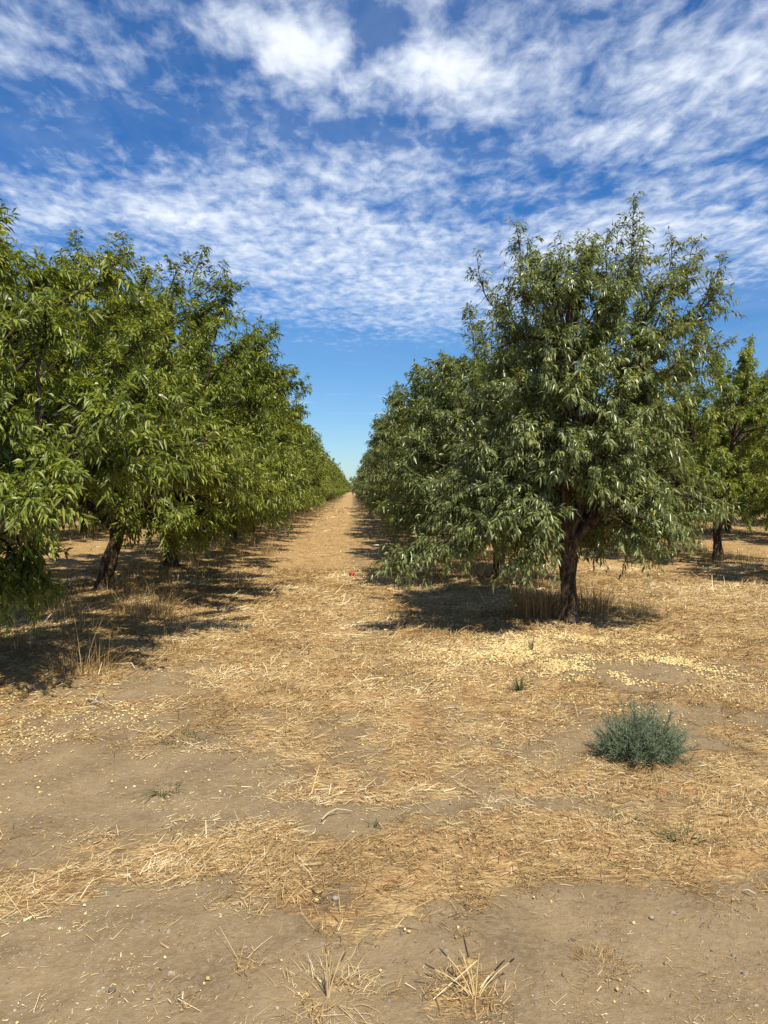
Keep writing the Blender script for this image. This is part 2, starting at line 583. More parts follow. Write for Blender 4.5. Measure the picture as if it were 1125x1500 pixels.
def sample_ground(n, d0, d1, power, half=0.66):
    """points over the visible wedge of ground, density falling with distance"""
    uu = rng.random(n)
    # pdf(d) ~ d^(1-power)
    e = 2 - power
    if abs(e) < 1e-6:
        d = d0 * (d1 / d0) ** uu
    else:
        d = (d0 ** e + uu * (d1 ** e - d0 ** e)) ** (1 / e)
    x = (rng.random(n) * 2 - 1) * half * d + 0.04 * d
    return x, d


def build_straw():
    bag = Bag()
    for (n, d0, d1, pw, kseg, chaff) in ((120000, 1.9, 13, 0.85, 3, 0), (310000, 1.9, 15, 0.85, 2, 0), (150000, 1.9, 8, 0.7, 2, 1), (110000, 11, 70, 1.25, 2, 0)):
        x, y = sample_ground(n, d0, d1, pw)
        c = straw_cover(x, y)
        clump = fbm(x * 7, y * 7, 91, 3)
        keep = rng.random(n) < ((0.20 if chaff else 0.07) + (1 - 0.7 * chaff) * np.clip(c, 0, 1) ** 1.4) * (0.35 + 1.3 * sstep(clump, 0.35, 0.65))
        x, y, c = x[keep], y[keep], c[keep]
        n = len(x)
        L = rng.lognormal(math.log(0.028), 0.6, n).clip(0.007, 0.16) * (1 + 0.05 * y)
        W = (0.0012 + rng.random(n) ** 2 * 0.0022) * np.maximum(1, y * 0.36)
        L *= np.where(c < 0.3, 0.4, 1.0)
        if chaff:
            L = 0.003 + 0.009 * rng.random(n) ** 2
        elif kseg == 3:
            L *= 1.25
        # local lie direction, mostly across the view as mown and raked, with scatter
        th = (fbm(x * 0.9, y * 0.9, 61, 2) - 0.5) * 5 + rng.normal(0, 0.9, n)
        up = np.where(rng.random(n) < 0.12, rng.random(n) * 0.9, rng.normal(0.05, 0.13, n))
        dirv = np.stack([np.cos(th) * np.cos(up), np.sin(th) * np.cos(up), np.sin(up)], 1)
        z = ground_h(x, y) + 0.004 + rng.random(n) * 0.016 * c
        p0 = np.stack([x, y, z], 1)
        bend = np.cross(dirv, [0, 0, 1.0]) * (rng.normal(0, 0.07, n) * L)[:, None]
        p1 = p0 + dirv * L[:, None]
        p1[:, 2] = np.maximum(p1[:, 2], z - 0.004)
        if kseg == 3:
            mid = (p0 + p1) / 2 + bend
            P = np.stack([p0, mid, p1], 1)
            WW = np.stack([W, W * 0.9, W * 0.5], 1)
        else:
            P = np.stack([p0, p1], 1)
            WW = np.stack([W, W * 0.6], 1)
        side = norm(np.cross(dirv, norm(np.array([0, 0, 1.0]) + rng.normal(0, 0.35, (n, 3)))))
        V, F = ribbons(P, side, WW)
        tz = 0.60 + (fbm(x * 1.1, y * 1.1, 71, 4, 0.65) - 0.5) * 1.2 + rng.normal(0, 0.25, n)
        tz = np.where(rng.random(n) < 0.06, rng.random(n) * 0.2, tz)
        bag.add(V, F, np.repeat(np.clip(tz, 0, 1), P.shape[1] * 2))
    link('straw_litter', bag.mesh('straw_litter', [M_STRAW]), label='golden dry straw and mown stubble littering the ground', cat='straw', kind='stuff')


build_straw()


def lumps(x, y, z, size, flat, seed, sides=5):
    """small rounded pieces: a 2-ring dome each"""
    n = len(x)
    r = np.random.default_rng(seed)
    th = np.arange(sides) / sides * 2 * np.pi
    rot = r.random(n) * 6.28
    el = 0.55 + r.random(n) * 0.45
    jit = 0.8 + 0.4 * r.random((n, sides))
    cx = np.cos(th)[None] * size[:, None] * jit
    cy = np.sin(th)[None] * size[:, None] * jit * el[:, None]
    ca, sa = np.cos(rot)[:, None], np.sin(rot)[:, None]
    bx = x[:, None] + cx * ca - cy * sa
    by = y[:, None] + cx * sa + cy * ca
    tilt = r.normal(0, 0.3, (n, 1))
    h = size * flat
    bot = np.stack([bx, by, np.repeat(z[:, None] - 0.002, sides, 1)], -1)
    mid = np.stack([bx * 0.85 + x[:, None] * 0.15, by * 0.85 + y[:, None] * 0.15, z[:, None] + h[:, None] * 0.6 + tilt * (cx * 0.5)], -1)
    top = np.stack([x, y, z + h], -1)[:, None]
    V = np.concatenate([bot, mid, top], 1)
    m = 2 * sides + 1
    b = (np.arange(n) * m)[:, None]
    s = np.arange(sides)[None]
    s2 = (s + 1) % sides
    Q = np.stack([b + s, b + s2, b + sides + s2, b + sides + s], -1).reshape(-1, 4)
    T = np.stack([b + sides + s, b + sides + s2, b + 2 * sides + 0 * s], -1).reshape(-1, 3)
    return V.reshape(-1, 3), Q, T, m


def build_hulls():
    xs, ys = [], []
    for (X, Y, sx, sy, n) in ((760, 960, 0.75, 0.5, 4200), (900, 945, 0.9, 0.3, 2600), (1000, 975, 0.45, 0.35, 1300), (900, 1000, 0.35, 0.18, 700), (820, 985, 0.3, 0.3, 1100),
                              (1060, 1010, 0.5, 0.4, 450), (1000, 1070, 0.5, 0.25, 200), (850, 1040, 0.7, 0.4, 300), (640, 1000, 0.7, 0.6, 350),
                              (60, 1065, 0.6, 0.35, 500), (40, 1150, 0.5, 0.4, 60), (200, 1050, 0.4, 0.3, 120), (30, 1010, 0.7, 0.4, 250)):
        cx, cy = px(X, Y)
        xs.append(cx + rng.normal(0, sx * 0.6, n))
        ys.append(cy + rng.normal(0, sy * 0.6, n))
    x, y = sample_ground(1600, 2.2, 12, 0.2)
    xs.append(x)
    ys.append(y)
    x, y = np.concatenate(xs), np.concatenate(ys)
    g = fbm(x * 3.2, y * 3.2, 121, 3)
    k = (rng.random(len(x)) < sstep(g, 0.36, 0.56)) & (y > 1.9)
    # worn bare hollow among the hulls
    hx, hy = px(925, 985)
    for (X, Y, rx, ry) in ((850, 962, .14, .2), (940, 985, .42, .13), (900, 1015, .55, .12), (960, 955, .28, .1), (1000, 1000, .2, .2)):
        hx, hy = px(X, Y)
        k &= ((x - hx) / rx) ** 2 + ((y - hy) / ry) ** 2 > 0.8 + 0.5 * rng.random(len(x))
    x, y = x[k], y[k]
    size = (0.0055 + rng.random(len(x)) * 0.006) * np.clip(y / 5.5, 0.8, 1.35)
    V, Q, T, m = lumps(x, y, ground_h(x, y) + 0.006, size, 0.6, 3, 4)
    t = np.repeat(np.clip(rng.normal(0.45, 0.34, len(x)), 0, 1), m)
    me = make_mesh('almond_hulls', V, [Q, T], t, False, [M_HULL])
    link('almond_hulls', me, label='pale yellow fallen almond hulls strewn over the ground', cat='almond hulls', kind='stuff')
    # pebbles and clods on the bare dirt
    x, y = sample_ground(12000, 1.9, 11, 0.7)
    c = straw_cover(x, y)
    k = rng.random(len(x)) < 0.15 + 0.85 * (1 - c) ** 2
    x, y = x[k], y[k]
    size = rng.lognormal(math.log(0.0035), 0.55, len(x)).clip(0.0015, 0.016)
    V, Q, T, m = lumps(x, y, ground_h(x, y) - size * 0.1, size, 0.7, 4, 4)
    t = np.repeat(np.clip(rng.normal(0.42, 0.2, len(x)), 0, 1), m)
    me = make_mesh('pebbles', V, [Q, T], t, False, [M_STONE])
    link('pebbles', me, label='small pebbles and clods of dry dirt', cat='pebbles', kind='stuff')


build_hulls()


# ------------------------------------------------------------------ grasses
def blades(r, n, bx, by, bz, hgt, spread, lean=0.5, w=0.003, K=5, tip=0.25):
    """n dry grass blades rising from around a base, bending over"""
    th = r.random(n) * 2 * np.pi
    h = hgt * (0.45 + 0.6 * r.random(n))
    rad = spread * np.sqrt(r.random(n))
    px_, py_ = bx + rad * np.cos(th), by + rad * np.sin(th)
    th2 = th + r.normal(0, 0.7, n)
    ln = np.abs(r.normal(0, lean, n)) + 0.08
    t = np.linspace(0, 1, K)[None]
    out = ln[:, None] * h[:, None] * (0.35 * t + 0.75 * t ** 2.2)
    zz = h[:, None] * (t - 0.35 * ln[:, None] * t ** 2.5)
    P = np.stack([px_[:, None] + out * np.cos(th2)[:, None], py_[:, None] + out * np.sin(th2)[:, None], (bz if np.isscalar(bz) else bz[:, None]) + zz], -1)
    side = norm(np.stack([-np.sin(th2) + r.normal(0, .5, n), np.cos(th2) + r.normal(0, .5, n), np.zeros(n)], 1))
    W = w * (0.7 + 0.6 * r.random(n))[:, None] * (1 - (1 - tip) * t ** 1.5)
    return ribbons(P, side, W)


def build_row_grass():
    """tall dead grass standing under the tree rows"""
    bag = Bag()
    r = np.random.default_rng(55)
    for row, dmax, n in (('left', 60, 20000), ('right', 60, 13000), ('right2', 50, 9000), ('left2', 45, 7000), ('right3', 45, 4000), ('left3', 45, 3000)):
        rx = ROWS[row]
        e = rng.random(n)
        y = 7.2 * (dmax / 7.2) ** e if row in ('left',) else 9.0 * (dmax / 9.0) ** e
        x = rx + r.normal(0, 0.75, n)
        g = fbm(x * 1.6, y * 1.6, 201, 3)
        k = r.random(n) < sstep(g, 0.36, 0.6)
        x, y = x[k], y[k]
        m = len(x)
        sc = np.maximum(1, y / 12)
        hg = (0.10 + 0.34 * r.random(m) ** 1.6) * (0.6 + 0.8 * g[k])
        V, F = blades(r, m, x, y, ground_h(x, y), hg, 0.05, 0.6, 0.004, 4)
        # widen with distance
        Vr = V.reshape(m, 4, 2, 3)
        c = Vr.mean(2, keepdims=True)
        Vr = c + (Vr - c) * sc[:, None, None, None]
        bag.add(Vr.reshape(-1, 3), F, np.repeat(np.clip(r.normal(0.45, 0.2, m), 0, 1), 8))
    link('dry_grass', bag.mesh('dry_grass', [M_STRAW]), label='tall dead grass standing in strips under the tree rows', cat='dry grass', kind='stuff')


build_row_grass()


def tuft(name, pos, label, n, hgt, spread, lean, w, tintm=0.6, seed=1, group=None, cat='dry grass tuft', stalks=None, mat=None, heads=False):
    r = np.random.default_rng(seed)
    x, y = pos
    z = float(ground_h(x, y))
    root = link(name, None, loc=(x, y, z), label=label, cat=cat, group=group)
    V, F = blades(r, n, 0 * r.random(n), 0 * r.random(n), -0.01, hgt, spread, lean, w)
    b = Bag()
    b.add(V, F, np.repeat(np.clip(r.normal(tintm, 0.2, n), 0, 1), 10))
    link('blades', b.mesh(name + '_blades', [mat or M_STRAW]), root)
    for s in (stalks or []):
        dx, dz, dy = s[0], s[1], s[2]
        P = bez(np.array([[dx * 0.1, dy * 0.1, 0]]), np.array([[dx * 0.35, dy * 0.4, dz * 0.6]]), np.array([[dx, dy, dz]]), 7)
        sb = Bag()
        V, F = tubes(P, np.linspace(0.0024, 0.0012, 7)[None], 4)
        sb.add(V, F, 0.85)
        st = link('stalk', sb.mesh('stalk', [M_STRAW]), root)
        if len(s) > 3 and s[3]:
            hb = Bag()
            tdir = norm(P[0, -1] - P[0, -3])
            L = s[3]
            hp = P[0, -1][None, None] + tdir[None, None] * (np.linspace(-0.3 * L, L, 6)[None, :, None])
            V, F = tubes(hp, np.array([[0.0008, 0.0022, 0.0030, 0.0026, 0.002, 0.0006]]), 5)
            hb.add(V, F, r.random())
            link('seed_head', hb.mesh('seed_head', [M_DARKHEAD if heads else M_STRAW]), st)
    return root


tuft('dry_grass_tuft', px(478, 1485), 'pale flattened dry grass with short upright stalks, bottom edge left of centre', 260, 0.05, 0.16, 2.6, 0.0020, 0.75, 3,
     stalks=[(-0.004, 0.145, 0.0, 0.02), (0.012, 0.13, 0.01, 0), (0.045, 0.12, 0.0, 0.03), (0.02, 0.12, -0.01, 0), (0.055, 0.14, 0.02, 0.03), (0.035, 0.10, 0, 0)])
tuft('dry_grass_tuft', px(700, 1490), 'dry grass with splayed stalks carrying blackened seed heads, bottom edge', 200, 0.05, 0.16, 2.6, 0.0020, 0.7, 4,
     stalks=[(-0.13, 0.085, 0.02, 0.035), (-0.09, 0.12, 0.03, 0.03), (-0.045, 0.135, 0.03, 0), (-0.02, 0.12, 0.03, 0.06), (0.015, 0.13, 0.02, 0.0), (0.07, 0.07, 0.03, 0.04), (0.12, 0.08, 0.05, 0.02), (-0.06, 0.06, -0.02, 0.03)], heads=True)
tuft('uprooted_grass_clump', px(892, 1440), 'matted brown uprooted grass clump lying on bare dirt at the lower right', 420, 0.045, 0.085, 2.4, 0.0022, 0.3, 5, cat='grass clump')
tuft('dry_grass_tuft', px(125, 985), 'tall dry grass tuft standing in the shade left of the shadow edge', 220, 0.38, 0.26, 0.9, 0.004, 0.4, 6,
     stalks=[(0.25, 0.55, -0.1, 0.05), (-0.1, 0.62, 0, 0.06), (0.45, 0.30, -0.3, 0)])
tuft('dry_grass_tuft', px(790, 915), 'tall dead grass bunch growing left of the foreground trunk on the right', 420, 0.62, 0.28, 0.4, 0.005, 0.3, 8)
tuft('dry_grass_tuft', px(870, 905), 'dead grass bunch growing just right of the foreground trunk', 320, 0.45, 0.25, 0.55, 0.005, 0.45, 9)
tuft('dry_grass_tuft', px(940, 905), 'straggly grey dry bunch a step right of the foreground trunk', 240, 0.34, 0.22, 0.8, 0.004, 0.6, 10, stalks=[(0.1, .3, 0, .03), (-0.05, .35, 0, .03)])
tuft('dry_grass_tuft', px(395, 815), 'sunlit yellow dry grass tuft beside the left row of trees', 160, 0.45, 0.18, 0.4, 0.007, 0.7, 11)
tuft('dry_grass_tuft', px(215, 905), 'dry grass bunch at the foot of the leaning trunk of the left row', 260, 0.5, 0.35, 0.6, 0.005, 0.5, 12)

M_GREENW = tint_material('weed_green', [(0.0, (0.03, 0.055, 0.02)), (1.0, (0.11, 0.16, 0.06))], rough=0.6, tr=0.2)
for (X, Y, lab, h, sp, n, ln, sd) in (
        (765, 1015, 'small grey-green weed seedling in the straw below the right tree', 0.16, 0.04, 50, 0.5, 21),
        (782, 962, 'thin upright green weed among the almond hulls', 0.20, 0.02, 14, 0.25, 22),
        (243, 1158, 'low dark green weed flattened on the bare dirt on the left', 0.05, 0.07, 60, 1.8, 23),
        (268, 1083, 'low sprawling grey-green weed at the dirt and straw edge on the left', 0.06, 0.12, 80, 1.8, 24),
        (1018, 1252, 'small dark dried weed in the straw on the far right', 0.09, 0.06, 40, 1.2, 25),
        (925, 1217, 'flat little grey-green weed in front of the blue-green bush', 0.04, 0.08, 50, 1.8, 26),
        (545, 1228, 'tiny green sprout beside the bare strip in the middle', 0.06, 0.02, 16, 0.5, 27),
        (655, 850, 'green sprout low under the right tree', 0.25, 0.15, 50, 0.9, 28),
        (300, 850, 'leafy green sucker in the shade under the left row', 0.45, 0.3, 150, 0.8, 29),
        (885, 900, 'dusty green weed in the dry grass right of the foreground trunk', 0.32, 0.10, 60, 0.5, 30)):
    tuft('weed', px(X, Y), lab, n, h, sp, ln, 0.006, 0.5, sd, cat='weed', mat=M_GREENW, group='small weeds in the dry ground')


def build_thistle():
    r = np.random.default_rng(90)
    x, y = px(950, 1118)
    z = float(ground_h(x, y))
    root = link('thistle_bush', None, loc=(x, y, z), label='bushy blue-green tumbleweed plant growing in the straw at the right', cat='bush')
    n = 260
    th = r.random(n) * 2 * np.pi
    el = 1.3 * r.random(n) ** 0.75
    L = (0.20 + 0.10 * r.random(n)) * (1 - 0.12 * np.cos(el))
    L[:18] *= 1.2
    L *= 0.72 + 0.42 * np.abs(np.sin(th * 2.3 + 1)) * r.random(n) ** 0.3
    k = r.integers(0, n, 10)
    L[k] = 0.34
    el[k] *= 0.35
    dirv = np.stack([np.sin(el) * np.cos(th), np.sin(el) * np.sin(th), np.cos(el)], 1)
    base = np.stack([r.normal(0, 0.03, n), r.normal(0, 0.03, n), np.zeros(n)], 1)
    end = base + dirv * L[:, None] * np.array([1.05, 1.0, 1.0])
    ctrl = base + dirv * L[:, None] * 0.5 + np.stack([dirv[:, 0], dirv[:, 1], -0.4 * np.ones(n)], 1) * 0.06
    P = bez(base, ctrl, end, 6)
    V, F = tubes(P, np.linspace(0.0024, 0.001, 6)[None] * np.ones((n, 1)), 4)
    b = Bag()
    b.add(V, F, np.repeat(r.normal(0.6, 0.15, n).clip(0, 1), 24))
    link('stems', b.mesh('thistle_stems', [M_THISTLE]), root)
    # side twigs with needle leaves
    m = 26
    t = 0.25 + 0.75 * r.random((n, m))
    a = (1 - t)[..., None] ** 2 * base[:, None] + 2 * (t * (1 - t))[..., None] * ctrl[:, None] + (t ** 2)[..., None] * end[:, None]
    a = a.reshape(-1, 3)
    d = norm(np.repeat(dirv, m, 0) + r.normal(0, 0.55, (n * m, 3)) + np.array([0, 0, 0.3]))
    l = (0.03 + 0.045 * r.random(n * m))
    e = a + d * l[:, None]
    P = np.stack([a, (a + e) / 2 + r.normal(0, 0.004, a.shape), e], 1)
    V, F = ribbons(P, norm(np.cross(d, r.normal(0, 1, a.shape))), np.array([[0.0030, 0.0026, 0.001]]) * np.ones((n * m, 1)))
    lb = Bag()
    lb.add(V, F, np.repeat(r.normal(0.5, 0.22, n * m).clip(0, 1), 6))
    # needles on twigs
    k = 3
    tt = r.random((n * m, k, 1))
    a2 = (a[:, None] * (1 - tt) + e[:, None] * tt).reshape(-1, 3)
    d2 = norm(np.repeat(d, k, 0) + r.normal(0, 0.9, a2.shape))
    l2 = 0.010 + 0.014 * r.random(len(a2))
    P = np.stack([a2, a2 + d2 * l2[:, None]], 1)
    V, F = ribbons(P, norm(np.cross(d2, r.normal(0, 1, a2.shape))), np.array([[0.0026, 0.001]]) * np.ones((len(a2), 1)))
    lb.add(V, F, np.repeat(r.normal(0.5, 0.22, len(a2)).clip(0, 1), 4))
    link('foliage', lb.mesh('thistle_foliage', [M_THISTLE]), root, kind='stuff')
    V, F = blades(r, 160, 0 * r.random(160), -0.03 + 0 * r.random(160), 0.0, 0.07, 0.26, 1.8, 0.003)
    db = Bag()
    db.add(V, F, np.repeat(r.normal(0.5, 0.22, 160).clip(0, 1), 10))
    link('dead_stems', db.mesh('thistle_dead_stems', [M_STRAW]), root)


build_thistle()

# ------------------------------------------------------------------ trees
def leaf_mesh_arrays(p, d, nrm, L, W, droop, tris=4):
    """p base, d direction, nrm approximate normal; folded and curved lance-shaped leaves"""
    s = norm(np.cross(d, nrm))
    nn = np.cross(s, d)
    n = len(p)
    Lc, Wc = L[:, None], W[:, None]
    g = np.zeros((n, 3))
    g[:, 2] = -1
    fold = 0.28
    if tris == 4:
        ml = p + d * Lc * 0.42 - s * Wc * 0.5 + nn * Wc * fold + g * Lc * droop * 0.12
        mr = p + d * Lc * 0.42 + s * Wc * 0.5 + nn * Wc * fold + g * Lc * droop * 0.12
        mm = p + d * Lc * 0.45 + g * Lc * droop * 0.12
        tp = p + d * Lc * 0.95 + g * Lc * droop * 0.55
        V = np.stack([p, ml, mm, mr, tp], 1).reshape(-1, 3)
        b = np.arange(n) * 5
        F = np.concatenate([np.stack([b, b + 2, b + 1], 1), np.stack([b, b + 3, b + 2], 1), np.stack([b + 1, b + 2, b + 4], 1), np.stack([b + 2, b + 3, b + 4], 1)])
        return V, F, 5
    ml = p + d * Lc * 0.45 - s * Wc * 0.5 + nn * Wc * fold
    mr = p + d * Lc * 0.45 + s * Wc * 0.5 + nn * Wc * fold
    tp = p + d * Lc + g * Lc * droop * 0.4
    V = np.stack([p, ml, mr, tp], 1).reshape(-1, 3)
    b = np.arange(n) * 4
    F = np.concatenate([np.stack([b, b + 3, b + 1], 1), np.stack([b, b + 2, b + 3], 1)])
    return V, F, 4


def trunk_mesh(name, pts, rad, seed, sides=18):
    pts = np.array(pts, dtype=float)
    K = 22
    t = np.linspace(0, len(pts) - 1, K)
    P = np.stack([np.interp(t, np.arange(len(pts)), pts[:, i]) for i in range(3)], 1)
    for _ in range(2):
        P[1:-1] = (P[:-2] + 2 * P[1:-1] + P[2:]) / 4
    rr = np.interp(np.linspace(0, 1, K), np.linspace(0, 1, len(rad)), rad)
    V, F = tubes(P[None], rr[None], sides)
    Vr = V.reshape(K, sides, 3)
    th = np.arange(sides) / sides * 6.283
    lump = (fbm(np.cos(th)[None] * 2.2 + seed + 0 * P[:, 2:3], np.sin(th)[None] * 2.2 + P[:, 2:3] * 4, seed, 3) - 0.5)
    gro = (fbm(np.cos(th)[None] * 6 + seed + 0 * P[:, 2:3], np.sin(th)[None] * 6 + P[:, 2:3] * 2, seed + 3, 2) - 0.5)
    Vr = P[:, None] + (Vr - P[:, None]) * (1 + (0.6 + 0.8 * np.exp(-np.maximum(P[:, 2:3], 0) * 7)) * lump + 0.4 * gro)[..., None]
    return make_mesh(name, Vr.reshape(-1, 3), F, None, True, [M_BARK]), P


def profile_sampler(table):
    T = np.array(table, dtype=float)   # z, left, right, front, back
    def f(r, n, inner=0.38, tilt=1.0):
        zz = np.interp(r.random(n * 3), np.linspace(0, 1, 400), np.linspace(T[0, 0], T[-1, 0], 400))
        l, ri, fr, bk = [np.interp(zz, T[:, 0], T[:, i]) for i in (1, 2, 3, 4)]
        area = (l + ri) * (fr + bk)
        keep = r.random(len(zz)) < (area / area.max()) ** 0.4
        zz, l, ri, fr, bk = [a[keep][:n] for a in (zz, l, ri, fr, bk)]
        az = r.random(len(zz)) * 2 * np.pi
        rx = np.where(np.cos(az) > 0, ri, l)
        ry = np.where(np.sin(az) > 0, bk, fr)
        rad = 1 / np.sqrt((np.cos(az) / rx) ** 2 + (np.sin(az) / ry) ** 2)
        q = r.random(len(zz)) ** inner
        return np.stack([rad * q * np.cos(az), rad * q * np.sin(az), zz], 1)
    return f


def spaced(pts, k):
    """farthest-point choice of k well spaced points"""
    sel = [0]
    d = np.linalg.norm(pts - pts[0], axis=1)
    for _ in range(k - 1):
        i = int(np.argmax(d))
        sel.append(i)
        d = np.minimum(d, np.linalg.norm(pts - pts[i], axis=1))
    return pts[sel]


def grow(seed, table, fork_z=0.95, trunk_top=(0, 0), n_clump=90, twigs=16, leaves=40, Lm=0.10, Wm=0.021, nlimb=7,
         extra=(), shoots=(), tris=4, reject=None, hang=0.6, clump_r=0.30, inner=0.45, twig_len=0.42):
    """returns fork point and, limb by limb, wood and leaf arrays"""
    r = np.random.default_rng(seed)
    smp = profile_sampler(table)
    cand = smp(r, n_clump * 6, inner)
    if reject is not None:
        cand = cand[~reject(cand)]
    C = spaced(cand, n_clump)
    tips = []
    if len(extra):
        C = np.concatenate([C, np.array(extra, dtype=float)])
    fork = np.array([trunk_top[0], trunk_top[1], fork_z])
    # limbs: k-means over the clump centres
    cen = spaced(C, nlimb).copy()
    for _ in range(8):
        a = np.argmin(np.linalg.norm(C[:, None] - cen[None], axis=2), axis=1)
        for i in range(nlimb):
            if np.any(a == i):
                cen[i] = C[a == i].mean(0)
    out = []
    shoot_by = {}
    for s in shoots:
        i = int(np.argmin(np.linalg.norm(cen - np.array(s[0]), axis=1)))
        shoot_by.setdefault(i, []).append(s)
    for i in range(nlimb):
        cl = C[a == i]
        if not len(cl):
            continue
        wood, leaf = Bag(), Bag()
        end = fork + (cen[i] - fork) * 0.92
        ctrl = fork + (cen[i] - fork) * 0.42 + np.array([0, 0, 0.28 * abs(cen[i][2] - fork_z) + 0.12]) + r.normal(0, 0.08, 3)
        st = fork + np.array([0, 0, -0.16])
        P1 = bez(st[None], ctrl[None], end[None], 12)
        P1 = P1 + r.normal(0, 0.018, P1.shape) * np.linspace(0, 1, 12)[None, :, None]
        V, F = tubes(P1, np.linspace(0.068, 0.022, 12)[None], 8)
        wood.add(V, F)
        # secondary branches
        m = len(cl)
        ts = np.clip(0.25 + 0.6 * r.random(m), 0, 0.97)
        S0 = np.stack([np.interp(ts * 11, np.arange(12), P1[0, :, k]) for k in range(3)], 1)
        outw = norm(cl - np.array([fork[0], fork[1], 0]) * 1.0 - np.array([0, 0, 1.6]))
        E = cl - outw * 0.16
        Cc = (S0 + E) / 2 + np.array([0, 0, 1.0]) * (0.12 * np.linalg.norm(E - S0, axis=1))[:, None] + r.normal(0, 0.06, (m, 3))
        P2 = bez(S0, Cc, E, 8) + r.normal(0, 0.008, (m, 8, 3))
        V, F = tubes(P2, np.linspace(0.020, 0.006, 8)[None] * (0.8 + 0.5 * r.random((m, 1))), 5)
        wood.add(V, F)
        # twigs
        q = twigs
        tt = 0.55 + 0.45 * r.random((m, q))
        idx = tt * 7
        lo = np.clip(idx.astype(int), 0, 6)
        fr = (idx - lo)[..., None]
        T0 = (np.take_along_axis(P2, lo[..., None], 1) * (1 - fr) + np.take_along_axis(P2, (lo + 1)[..., None], 1) * fr).reshape(-1, 3)
        cc = np.repeat(cl, q, 0)
        ow = np.repeat(outw, q, 0)
        dirs = norm(ow * 0.75 + r.normal(0, 0.62, cc.shape) + np.array([0, 0, 0.15]))
        tl = twig_len * (0.55 + 0.7 * r.random(len(cc)))
        T1 = (T0 + cc) / 2 + dirs * (clump_r * 0.5) + r.normal(0, clump_r * 0.35, cc.shape)
        dd = norm(T1 - T0 + dirs * 0.15)
        T1 = T0 + dd * tl[:, None]
        drp = hang * tl * (0.15 + 0.5 * r.random(len(cc)))
        Tm = T0 + dd * (tl * 0.55)[:, None] + np.array([0, 0, 1.0]) * (drp * 0.25)[:, None]
        T1 = T1 - np.array([0, 0, 1.0]) * drp[:, None]
        T1[:, 2] = np.maximum(T1[:, 2], 0.18)
        Tm[:, 2] = np.maximum(Tm[:, 2], 0.2)
        allT = [(T0, Tm, T1, np.full(len(T0), leaves))]
        tips.append(T1)
        for s in shoot_by.get(i, []):
            s0, s1 = np.array(s[0], dtype=float)[None], np.array(s[1], dtype=float)[None]
            sm = (s0 + s1) / 2 + r.normal(0, 0.04, (1, 3))
            Ps = bez(s0, sm, s1, 6)
            V, F = tubes(Ps, np.linspace(0.009, 0.002, 6)[None], 4)
            wood.add(V, F)
            ln = np.linalg.norm(s1 - s0)
            kk = max(4, int(ln / 0.055))
            u = (np.arange(kk) + r.random(kk)) / kk
            base = (1 - u)[:, None] ** 2 * s0 + 2 * (u * (1 - u))[:, None] * sm + (u ** 2)[:, None] * s1
            base = np.repeat(base, 2, 0)
            ax = norm(s1 - s0)
            dv = norm(ax * 0.7 + r.normal(0, 0.5, base.shape))
            tls = 0.10 + 0.18 * (1 - np.repeat(u, 2)) + 0.03 * r.random(len(base))
            allT.append((base, base + dv * (tls * 0.5)[:, None], base + dv * tls[:, None], np.full(len(base), max(6, leaves // 3))))
        for (A, B, D, cnt) in allT:
            P3 = bez(A, B, D, 3)
            V, F = tubes(P3, np.linspace(0.0042, 0.0014, 3)[None] * np.ones((len(A), 1)), 3)
            wood.add(V, F)
            k = int(cnt[0])
            N = len(A) * k
            u = (0.08 + 0.92 * r.random((len(A), k)) ** 0.8)[..., None]
            p = ((1 - u) ** 2 * A[:, None] + 2 * u * (1 - u) * B[:, None] + u * u * D[:, None]).reshape(-1, 3)
            tang = norm(2 * (1 - u) * (B - A)[:, None] + 2 * u * (D - B)[:, None]).reshape(-1, 3)
            rp = norm(np.cross(tang, r.normal(0, 1, (N, 3))))
            d = norm(tang * 0.55 + rp * (0.5 + 0.5 * r.random((N, 1))) + np.array([0, 0, -1.0]) * (hang * (0.3 + 0.9 * r.random((N, 1)))))
            nr = norm(np.array([0, 0, 0.9]) + 0.5 * np.repeat(norm(D - fork), k, 0) + r.normal(0, 0.5, (N, 3)))
            L = Lm * (0.45 + 0.8 * r.random(N) ** 0.8)
            W = Wm * (0.75 + 0.5 * r.random(N))
            p = p + rp * 0.006
            V, F, c = leaf_mesh_arrays(p, d, nr, L, W, 0.3 + 0.5 * r.random((N, 1)), tris)
            ctint = np.repeat(r.normal(0, 0.10, len(A)), k)
            tn = np.clip(0.48 + ctint + r.normal(0, 0.16, N), 0, 0.93)
            tn = np.where(r.random(N) < 0.006, 1.0, tn)
            leaf.add(V, F, np.repeat(tn, c))
        out.append((wood, leaf, P1[0]))
    return fork, out, np.concatenate(tips)


